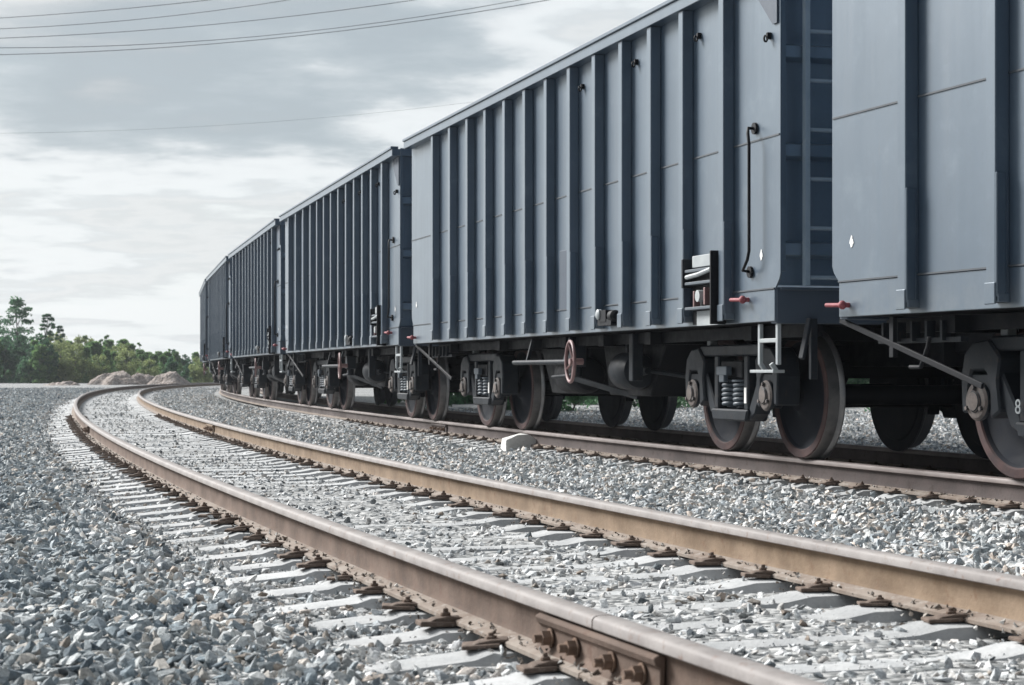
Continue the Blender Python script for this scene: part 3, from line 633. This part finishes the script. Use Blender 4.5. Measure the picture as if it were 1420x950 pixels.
        mb = MB(); mb.tube([T_((-HL + .20, yo - .05, 1.075)), T_((-HL + .03, yo - .06, 1.08))], .014, 8); mb.lathe(T_((-HL + .22, yo - .05, 1.075)), (0, 0, 1), [(-.028, .010), (-.016, .023), (0, .028), (.016, .023), (.028, .010)], 14); mb.tube([T_((-HL + .22, yo, 1.075)), T_((-HL + .22, yo - .06, 1.075))], .016, 8); mb.build('valve_handle', 'red', car, smooth=60)
        for xx, zz_ in ((HL - .315, 1.47), (-HL + .25, 1.475)):
            mb = MB(); n = 9; poly = [(rsym * (xx + a_ * .62), zz_ + b_ * .66) for a_, b_ in ((.0, .062), (.022, .05), (.020, .028), (.034, .020), (.050, -.016), (.030, -.024), (.022, -.046), (-.006, -.058), (-.02, -.02), (-.036, -.014), (-.026, .020), (-.018, .022))]
            mb.prism(poly, rsym * (yo - .004), rsym * (yo + .002)); mb.build('paint_splash', 'white', car)
        # door latch gear between two ribs
        xa, xb = RIBS[1] + .08, RIBS[0] - .08; xm = (xa + xb) / 2
        lg = MB(); lg.box(T_((xm, yo - .01, 1.26)), (xb - xa - .02, .02, .50)); lg = lg.build('latch_box', 'under', car)
        mb = MB(); mb.box(T_((xm, yo - .035, 1.485)), (xb - xa - .14, .03, .09)); mb.build('latch_plate', 'light', lg, bevel=.004)
        MB().box(T_((xb - .01, yo - .07, 1.27)), (.025, .12, .54)).build('latch_bracket', 'under', lg, bevel=.004); MB().box(T_((xa + .0, yo - .06, 1.40)), (.03, .09, .22)).build('latch_bracket', 'bogie', lg, bevel=.004)
        for zz_ in (1.415, 1.32, 1.13): MB().box(T_((xm, yo - .055, zz_)), (xb - xa - .05, .075, .022)).build('latch_shelf', 'grey', lg, bevel=.003)
        mb = MB(); mb.tube([T_((xa + .05, yo - .085, 1.37)), T_((xm, yo - .10, 1.38)), T_((xb - .10, yo - .085, 1.41))], .018, 8); mb.build('latch_rod', 'light', lg, smooth=40); MB().tube([T_((xm - .02, yo - .03, 1.22)), T_((xm - .02, yo - .10, 1.22))], .045, 12).build('latch_pin', 'light', lg, smooth=40)
        MB().box(T_((xm + .09, yo - .06, 1.215)), (.03, .06, .13)).build('latch_pawl', 'pink', lg, bevel=.003); MB().box(T_((xm - .13, yo - .06, 1.20)), (.025, .05, .12)).build('latch_pawl', 'pink', lg, bevel=.003)
        mb = MB(); mb.box(T_((xm + .02, yo - .028, 1.055)), (xb - xa - .22, .014, .11)); mb.build('latch_plate', 'light', lg)
        # small valve block, data board, lashing rings
        xc = (RIBS[3] + RIBS[4]) / 2 + .03
        mb = MB(); mb.box(T_((xc, yo - .06, 1.075)), (.34, .11, .055)); mb.box(T_((xc - .03, yo - .07, 1.13)), (.16, .10, .10)); mb.lathe(T_((xc + .15, yo - .08, 1.125)), (1, 0, 0), [(-.06, .03), (-.04, .05), (.04, .05), (.06, .03)], 14); mb.build('valve_block', 'under', car, smooth=35)
        mb = MB(); mb.lathe(T_((xc - .13, yo - .10, 1.145)), T_((0, -1, 0)), [(0, .045), (.03, .045), (.04, .03)], 14); mb.build('valve_cap', 'light', car, smooth=35)
        xd = (RIBS[5] + RIBS[6]) / 2 + .04
        mb = MB(); mb.box(T_((xd - .03, yo - .004, 1.50)), (.30, .010, .56)); mb.build('data_board', 'board', car, bevel=.003)
        for xr, zr in ((RIBS[1] + .20, 3.20), (RIBS[3] + .20, 3.22), (RIBS[5] + .20, 3.22), (HL - .16, 2.98)):
            mb = MB(); mb.box(T_((xr, yo - .015, zr)), (.03, .03, .045)); pth = [T_((xr, yo - .038 - .012 * math.sin(k * .7), zr - .02 + .022 * math.cos(k * .7))) for k in range(9)]; mb.tube(pth, .008, 6); mb.build('lashing_ring', 'under', car, bevel=.002)
        # under-body rod, hand brake wheel
        xw = 1.0; mb = MB(); mb.tube([T_((xw + .02, -1.50, .745)), T_((xw - 2.0, -1.50, .745))], .024, 10)
        for xx in (xw - .35, xw - 1.55): mb.bar(T_((xx, -1.50, .745)), T_((xx, -1.44, .97)), .03, .03)
        mb.build('brake_shaft', 'bogie', car, smooth=50)
        hw = MB(); ring = [T_((xw + .185 * math.cos(k * math.pi / 14), -1.56 - .11 * .185 * math.cos(k * math.pi / 14), .745 + .185 * math.sin(k * math.pi / 14))) for k in range(29)]; hw.tube(ring, .016, 8, caps=False)
        for k in range(4):
            th = k * math.pi / 2 + .4; hw.tube([T_((xw, -1.53, .745)), T_((xw + .185 * math.cos(th), -1.56 - .11 * .185 * math.cos(th), .745 + .185 * math.sin(th)))], .012, 6)
        hw.tube([T_((xw, -1.57, .745)), T_((xw, -1.44, .745))], .03, 10); hw.build('brake_wheel', 'pink', car, smooth=50)
    # floor, centre sill, brake gear
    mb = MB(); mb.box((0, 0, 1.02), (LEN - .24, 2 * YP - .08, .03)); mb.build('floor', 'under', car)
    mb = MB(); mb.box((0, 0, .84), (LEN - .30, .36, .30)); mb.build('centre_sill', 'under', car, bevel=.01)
    mb = MB()
    for sx in (-1, 1): mb.prism([(sx * 1.9, .98), (sx * 1.45, .43), (sx * .35, .43), (sx * .15, .98)], -.95, .95)
    mb.build('discharge_chute', 'under', car, bevel=.01)
    mb = MB(); mb.lathe((1.05, -1.06, .66), (1, 0, 0), [(-.02, .06), (0, .15), (.05, .17), (.36, .17), (.42, .15), (.44, .05), (.62, .03)], 24); mb.bar((1.2, -1.06, .8), (1.2, -1.06, .99), .06, .05); mb.build('brake_cylinder', 'bogie', car, smooth=35)
    mb = MB(); mb.lathe((-.75, -.98, .62), (1, 0, 0), [(-.06, .02), (-.03, .15), (.02, .18), (.55, .18), (.60, .15), (.63, .02)], 24); mb.bar((-.6, -.98, .75), (-.6, -.98, .99), .05, .04); mb.bar((-.3, -.98, .75), (-.3, -.98, .99), .05, .04); mb.build('air_tank', 'under', car, smooth=35)
    MB().tube([(1.6, -1.0, .66), (2.6, -.4, .52)], .02, 8).build('brake_rod', 'bogie', car, smooth=50); MB().tube([(.2, -1.25, .80), (.2, -1.25, .66), (.1, -1.25, .62), (-.5, -1.25, .60)], .018, 8).build('brake_pipe', 'bogie', car, smooth=50); MB().bar((-.1, -1.2, .60), (1.0, -.9, .42), .03, .05).build('brake_lever', 'bogie', car)
    mb = MB(); mb.box((.35, -1.28, .80), (.16, .14, .20)); mb.tube([(.35, -1.28, .70), (.35, -1.28, .60)], .05, 12); mb.build('brake_valve', 'bogie', car, bevel=.008); MB().box((1.75, -1.20, .78), (.10, .10, .42)).build('hanger_post', 'bogie', car, bevel=.008)
    # slanting brace and small hangers at each end below the sill
    for sx in (-1, 1):
        sy = -1 if sx < 0 else 1
        mb = MB(); mb.bar((sx * (HL - .02), sy * 1.46, .985), (sx * (HL - 1.55), sy * 1.40, .57), .02, .035); mb.bar((sx * (HL - .62), sy * 1.43, .99), (sx * (HL - .62), sy * 1.43, .74), .03, .05); mb.tube([(sx * (HL - .80), sy * 1.42, .68), (sx * (HL - .92), sy * 1.42, .68), (sx * (HL - 1.0), sy * 1.42, .80), (sx * (HL - 1.02), sy * 1.42, .86)], .014, 8); mb.build('slanting_brace', 'under', car, bevel=.003)
        mb = MB()
        for k in range(5): mb.box((sx * (HL - .32 - .17 * k), sy * 1.30, .90), (.025, .06, .12))
        mb.box((sx * (HL - .70), sy * 1.28, .845), (.95, .05, .03)); mb.build('hanger_bracket', 'bogie', car)
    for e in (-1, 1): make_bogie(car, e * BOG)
    return car
CARS = [(0.29, 'blue grey freight wagon nearest the camera, cut off by the right edge of the picture'),
        (11.86, 'blue grey freight wagon seen whole, with its whole ribbed side in view'),
        (23.40, 'third freight wagon from the right, its narrow ribs striped bright and dark'),
        (34.95, 'fourth freight wagon from the right, flat blue grey side far round the bend'),
        (46.50, 'fifth freight wagon from the right, foreshortened at the far left end of the train'),
        (58.10, 'freight wagon hidden behind the leftmost visible one, where the train bends away'),]
car0 = make_wagon()
for i, (near, lab) in enumerate(CARS):
    c = car0 if i == 0 else copy_tree(car0)
    mid_l = near + HL; a = train_at(mid_l - BOG); b = train_at(mid_l + BOG); ctr = (a + b) / 2; dirv = (a - b).normalized()
    if i == 1:      # the nearest wagon's far ribs stand a little nearer its corner; its bogie carries two painted marks
        for ch in car0.children:
            if ch.name.startswith('side_rib'):
                rx = sum(v.co.x for v in ch.data.vertices) / len(ch.data.vertices)
                k_ = min(range(13), key=lambda j: abs(RIBS[j] - rx)); ch.location.x = {12: -.365, 11: -.235, 10: -.10}.get(k_, 0.0)
    c.location = ctr; c.rotation_euler = (0, 0, math.atan2(dirv.y, dirv.x)); tag(c, lab, 'wagon', 'wagons of the freight train')

bg0 = min((ch for ch in car0.children if ch.name.startswith('bogie')), key=lambda o_: o_.location.x)
for ch_, zz_, hh in (('8', .41, .11),):
    cu = bpy.data.curves.new('painted_mark', 'FONT'); cu.body = ch_; cu.size = hh * 1.1; cu.extrude = .003; cu.align_x = 'CENTER'; 
    tmp = bpy.data.objects.new('painted_mark', cu); COL.objects.link(tmp); bpy.context.view_layer.update(); me = bpy.data.meshes.new_from_object(tmp); bpy.data.objects.remove(tmp); me.materials.clear(); me.materials.append(M['light'])
    to = bpy.data.objects.new('painted_mark', me); COL.objects.link(to); to.parent = bg0; to.location = (-.30, -1.135, zz_); to.rotation_euler = (R(90), 0, 0)
# ------------------------------------------------------------------ stone block by the train rail
mb = MB(); mb.add([(-.19, -.12, 0), (.17, -.13, 0), (.19, .12, 0), (-.17, .13, 0), (-.17, -.10, .20), (-.05, -.09, .245), (.06, -.085, .235), (.19, -.11, .10), (.17, .10, .11), (.04, .10, .23), (-.14, .11, .19)], [(0, 3, 2, 1), (0, 1, 7, 6, 5, 4), (1, 2, 8, 7), (2, 3, 10, 9, 8), (3, 0, 4, 10), (4, 5, 10), (5, 6, 9, 10), (6, 7, 8, 9)])
o = mb.build('stone_block', 'pale_block', bevel=.006); o.location = (0.10, 20.6, -0.245); o.scale = (1.2, 1.1, .9); o.rotation_euler = (.08, -.10, .35); tag(o, 'large pale broken stone block lying beside the train rail', 'stone block')

# ------------------------------------------------------------------ dirt heaps
def heap(px, top, wpx, Y, name_label, seed):
    X = (px - 710) / F_PX * Y; hgt = CAM_H + (HOR - top) / F_PX * Y + 0.42; hw = wpx / F_PX * Y
    n, m_ = 22, 44; mb = MB(); r0 = random.Random(seed); ph = [r0.uniform(0, 6.28) for _ in range(6)]
    for i in range(n):
        t_ = i / (n - 1)
        for k in range(m_):
            th = 2 * math.pi * k / m_; rr = t_ * hw * (1 + .16 * math.sin(2 * th + ph[0]) + .10 * math.sin(5 * th + ph[1]))
            zz_ = hgt * .92 * min(1, 1.25 * (1 - t_ ** 1.6)) * (1 + .10 * math.sin(3 * th + ph[2]) * t_ ) + hgt * .30 * mnoise.noise((rr * math.cos(th) * .9 + seed, rr * math.sin(th) * .9, 0)) * (1 - t_) ** .3 + .12 * mnoise.noise((rr * math.cos(th) * 3.5 + seed, rr * math.sin(th) * 3.5, 0))
            mb.v.append((rr * math.cos(th), rr * math.sin(th), zz_ - .05 * t_))
    for i in range(n - 1):
        for k in range(m_): mb.f.append((i * m_ + k, i * m_ + (k + 1) % m_, (i + 1) * m_ + (k + 1) % m_, (i + 1) * m_ + k)); mb.m.append(0)
    o_ = mb.build('dirt_heap', 'dirt', smooth=60); o_.location = (X, Y, -.42); tag(o_, name_label, 'heap', 'heaps of dirt before the trees')
heap(160, 516, 40, 128, 'brown dirt heap, leftmost of those before the trees', 11)
heap(199, 517, 30, 132, 'low flat topped dirt heap between two taller ones', 23)
heap(234, 515.5, 38, 128, 'brown dirt heap nearest the train, right of the others', 37)
heap(85, 529.5, 34, 122, 'very low spread of pale dirt under the tree row at left', 41)

# ------------------------------------------------------------------ trees
def crown_mesh(name, mat, hgt, rad, seed, nclump, nleaf, base, leaf, shape='bush'):
    r = np.random.default_rng(seed); cs = []
    for _ in range(nclump):
        t_ = r.uniform(0, 1); a_ = r.uniform(0, 6.28)
        if shape == 'bush': prof = math.sqrt(max(0.02, 1 - (2 * t_ - .85) ** 2 / 1.4)) * .95; cr = rad * r.uniform(.22, .42)
        elif shape == 'loose': prof = (1 - t_) ** .7 * .95 + .10; cr = rad * r.uniform(.12, .24)
        else: prof = (1 - t_) ** .8 * .9 + .08; cr = rad * r.uniform(.16, .30)
        q_ = math.sqrt(r.uniform(.05, 1)) * prof * rad; cs.append((q_ * math.cos(a_), q_ * math.sin(a_), base + t_ * (hgt - base - cr * .6), cr, r.uniform(0, 1)))
    cs = np.array(cs); ch = r.integers(0, nclump, nleaf); d = r.normal(size=(nleaf, 3)); d /= np.linalg.norm(d, axis=1)[:, None]; rr = r.uniform(0.2, 1, nleaf) ** .5
    P = cs[ch, :3] + d * (rr * cs[ch, 3])[:, None] * np.array([1, 1, .45 if shape == 'loose' else .75]); u1 = r.normal(size=(nleaf, 3)); u1 /= np.linalg.norm(u1, axis=1)[:, None]
    u2 = np.cross(u1, r.normal(size=(nleaf, 3))); u2 /= np.linalg.norm(u2, axis=1)[:, None]; sz = (leaf * r.uniform(.6, 1.4, nleaf))[:, None]
    v = np.stack([P - u1 * sz, P + u2 * sz * .55, P + u1 * sz, P - u2 * sz * .55], 1).reshape(-1, 3); v[:, 2] = np.maximum(v[:, 2], .02)
    me = bpy.data.meshes.new(name); f = np.arange(4 * nleaf).reshape(-1, 4); me.from_pydata(v.tolist(), [], f.tolist())
    tint = np.clip(cs[ch, 4] * .65 + r.uniform(0, .5, nleaf), 0, 1); tt = np.repeat(tint, 4); ca = me.color_attributes.new('tint', 'FLOAT_COLOR', 'POINT')
    ca.data.foreach_set('color', np.stack([tt, tt, tt, np.ones_like(tt)], 1).astype(np.float32).ravel()); me.materials.append(M[mat]); return me, cs
def tree_proto(name, mat, hgt, rad, seed, nclump, nleaf, base, leaf, shape='bush', trunk=.06):
    root = empty(name); me_, cs = crown_mesh('crown', mat, hgt, rad, seed, nclump, nleaf, base, leaf, shape)
    o_ = bpy.data.objects.new('crown', me_); COL.objects.link(o_); o_.parent = root
    r = random.Random(seed); mb = MB(); top = hgt * (.92 if shape != 'bush' else .7); n = 7
    path = [Vector((r.uniform(-.05, .05) * i * .6, r.uniform(-.05, .05) * i * .6, top * i / n)) for i in range(n + 1)]
    mb.tube(path, [trunk * (1 - .8 * i / n) for i in range(n + 1)], 7)
    for k in range(min(14, len(cs))):
        c_ = Vector(cs[k][:3]); zt_ = max(.2, c_.z - .45 * hgt * .3); i = min(n - 1, int(zt_ / top * n)); p0 = path[max(0, i)]
        mb.tube([p0, p0.lerp(c_, .55) + Vector((0, 0, .05)), c_], [trunk * .4, trunk * .25, trunk * .1], 5)
    mb.build('trunk', 'bark', root, smooth=60); return root
protos = {}
def place_tree(kind, px, top, Y, label, group, wscale=1.0, zb=-.42):
    args, nm, h_ = KINDS_[kind]
    if kind not in protos: c = protos[kind] = tree_proto(nm, *args)
    else: c = copy_tree(protos[kind])
    hgt = CAM_H + (HOR - top) / F_PX * Y - zb; sc = hgt / h_
    c.location = ((px - 710) / F_PX * Y, Y, zb); c.scale = (sc * wscale, sc * wscale, sc); c.rotation_euler = (0, 0, random.uniform(0, 6.28)); tag(c, label, 'tree' if nm != 'shrub' else 'shrub', group); return c
KINDS_ = {'dark': (('leafA', 4, 1.7, 1, 46, 3000, .1, .12, 'cone'), 'broadleaf_tree', 4), 'mid': (('leafB', 4, 1.6, 2, 46, 3000, .1, .12, 'cone'), 'broadleaf_tree', 4), 'yellow': (('leafC', 4, 1.5, 3, 40, 2600, .15, .12), 'broadleaf_tree', 4),
          'tall': (('leafA', 8, 2.4, 4, 60, 2600, 2.0, .12, 'loose', .10), 'tall_tree', 8), 'thin': (('leafA', 6, 1.1, 5, 26, 1000, 2.4, .11, 'loose', .06), 'tall_tree', 6), 'shrub': (('leafA', 2, 1.3, 6, 26, 2600, .02, .09), 'shrub', 2), 'sapling': (('leafB', 5, .8, 8, 20, 700, 1.2, .11, 'loose', .05), 'slender_tree', 5)}
TG = 'trees beyond the bend'
place_tree('tall', 24, 408, 150, 'tall loose crowned dark tree standing highest above the row at left', TG, 1.0)
place_tree('tall', -12, 428, 155, 'tall loose tree cut by the left edge of the picture', TG, 1.0)
place_tree('thin', 66, 432, 152, 'thin spindly tree top poking above the row right of the tallest tree', TG, 1.1)
place_tree('thin', 83, 449, 151, 'small spiky tree tip just right of the thin spindly tree', TG, .8)
LAB = {'dark': 'dense dark green broadleaf tree in the row beyond the bend', 'mid': 'mid green bushy broadleaf tree in the row beyond the bend', 'yellow': 'pale yellowish green broadleaf tree in the row beyond the bend'}
def topline(px): return float(np.interp(px, [-60, 0, 60, 75, 100, 118, 140, 170, 200, 225, 250, 290, 330, 380], [462, 463, 466, 462, 470, 470, 476, 475, 481, 484, 489, 491, 494, 496]))
rt = random.Random(5)
for row, (Y, k) in enumerate(((147, 26), (156, 24), (170, 22))):
    for i in range(k):
        px = -60 + (i + .5) * 400 / k + rt.uniform(-5, 5)
        kind = rt.choice(['dark', 'dark', 'mid'] if px < 68 else (['yellow', 'mid', 'yellow', 'mid'] if px < 160 else ['mid', 'mid', 'dark', 'yellow']))
        place_tree(kind, px, topline(px) + rt.uniform(-4, 9) - (2 if row == 2 else 0) + (7 if row == 0 else 0), Y + rt.uniform(-3, 3), LAB[kind], {'dark': 'dark trees of the far row', 'mid': 'mid green trees of the far row', 'yellow': 'yellowish trees of the far row'}[kind], rt.uniform(.8, 1.2))
for px, tp in ((118, 463), (148, 462), (193, 473), (235, 482), (140, 468)): place_tree('sapling', px, tp, 158, 'slender tree tip rising just above the far row of trees', 'slender tips above the far row')
# shrubs and trees on the far side of the train
for i in range(34):
    px = 560 + i * 28 + rt.uniform(-10, 10); Y = rt.uniform(50, 62) ; kind = rt.choice(['dark', 'dark', 'mid'])
    place_tree(kind, px, rt.uniform(440, 490), Y, 'leafy tree mostly hidden behind the train, seen in gaps under the wagons', 'trees behind the train', 1.1, -.30)
for i in range(14):
    px = 600 + i * 62 + rt.uniform(-20, 20); Y = rt.uniform(40, 46)
    place_tree('shrub', px, rt.uniform(512, 535), Y, 'low dark shrub on the gravel beyond the train, seen between the wheels', 'shrubs behind the train', 1.0, -.28)

# ------------------------------------------------------------------ overhead wires, strung well beyond the train
def wire(pix, Y, r, label):
    pxs = np.array(pix, float); X = (pxs[:, 0] - 710) / F_PX * Y; Z = CAM_H + (HOR - pxs[:, 1]) / F_PX * Y
    co = np.polyfit(X, Z, 2); co[0] = max(co[0], 2e-5); xs = np.linspace(-75, 75, 61); zs = np.polyval(co, xs)
    mb = MB(); mb.tube([(float(a_), Y, float(b_)) for a_, b_ in zip(xs * 1.0, zs)], r, 6); o_ = mb.build('power_line', 'wire', smooth=60); tag(o_, label, 'wire', 'overhead wires')
wire([(0, 25), (150, 14), (290, 0)], 110, .020, 'topmost overhead wire, leaving the frame first at the upper left')
wire([(0, 40), (220, 24), (400, 0)], 110, .020, 'overhead wire second from the top at the upper left')
wire([(0, 53), (250, 38), (575, 0)], 110, .020, 'overhead wire third from the top, in the middle of the bunch')
wire([(0, 66), (250, 60), (480, 36), (690, 6)], 110, .020, 'overhead wire just above the lowest one of the bunch')
wire([(0, 76), (220, 66), (450, 46), (760, 0)], 110, .022, 'lowest and darkest overhead wire of the bunch')
wire([(0, 185), (280, 175), (600, 149), (680, 138)], 130, .008, 'single faint overhead wire well below the bunch, against the bright cloud')

# ------------------------------------------------------------------ thin moist air over the yard
mb = MB(); mb.box((0, 300, 13.5), (1400, 1000, 30)); hz = mb.build('haze', 'white'); hz.data.materials.clear()
hm = bpy.data.materials.new('air'); hm.use_nodes = True; ht = hm.node_tree; ht.nodes.clear(); pv = ht.nodes.new('ShaderNodeVolumePrincipled'); ho = ht.nodes.new('ShaderNodeOutputMaterial')
pv.inputs['Density'].default_value = 0.00032; pv.inputs['Color'].default_value = (0.88, 0.93, 1, 1); pv.inputs['Anisotropy'].default_value = 0.2
ht.links.new(pv.outputs[0], ho.inputs['Volume']); hz.data.materials.append(hm); tag(hz, 'thin pale haze in the air over the yard', 'haze', kind='stuff')
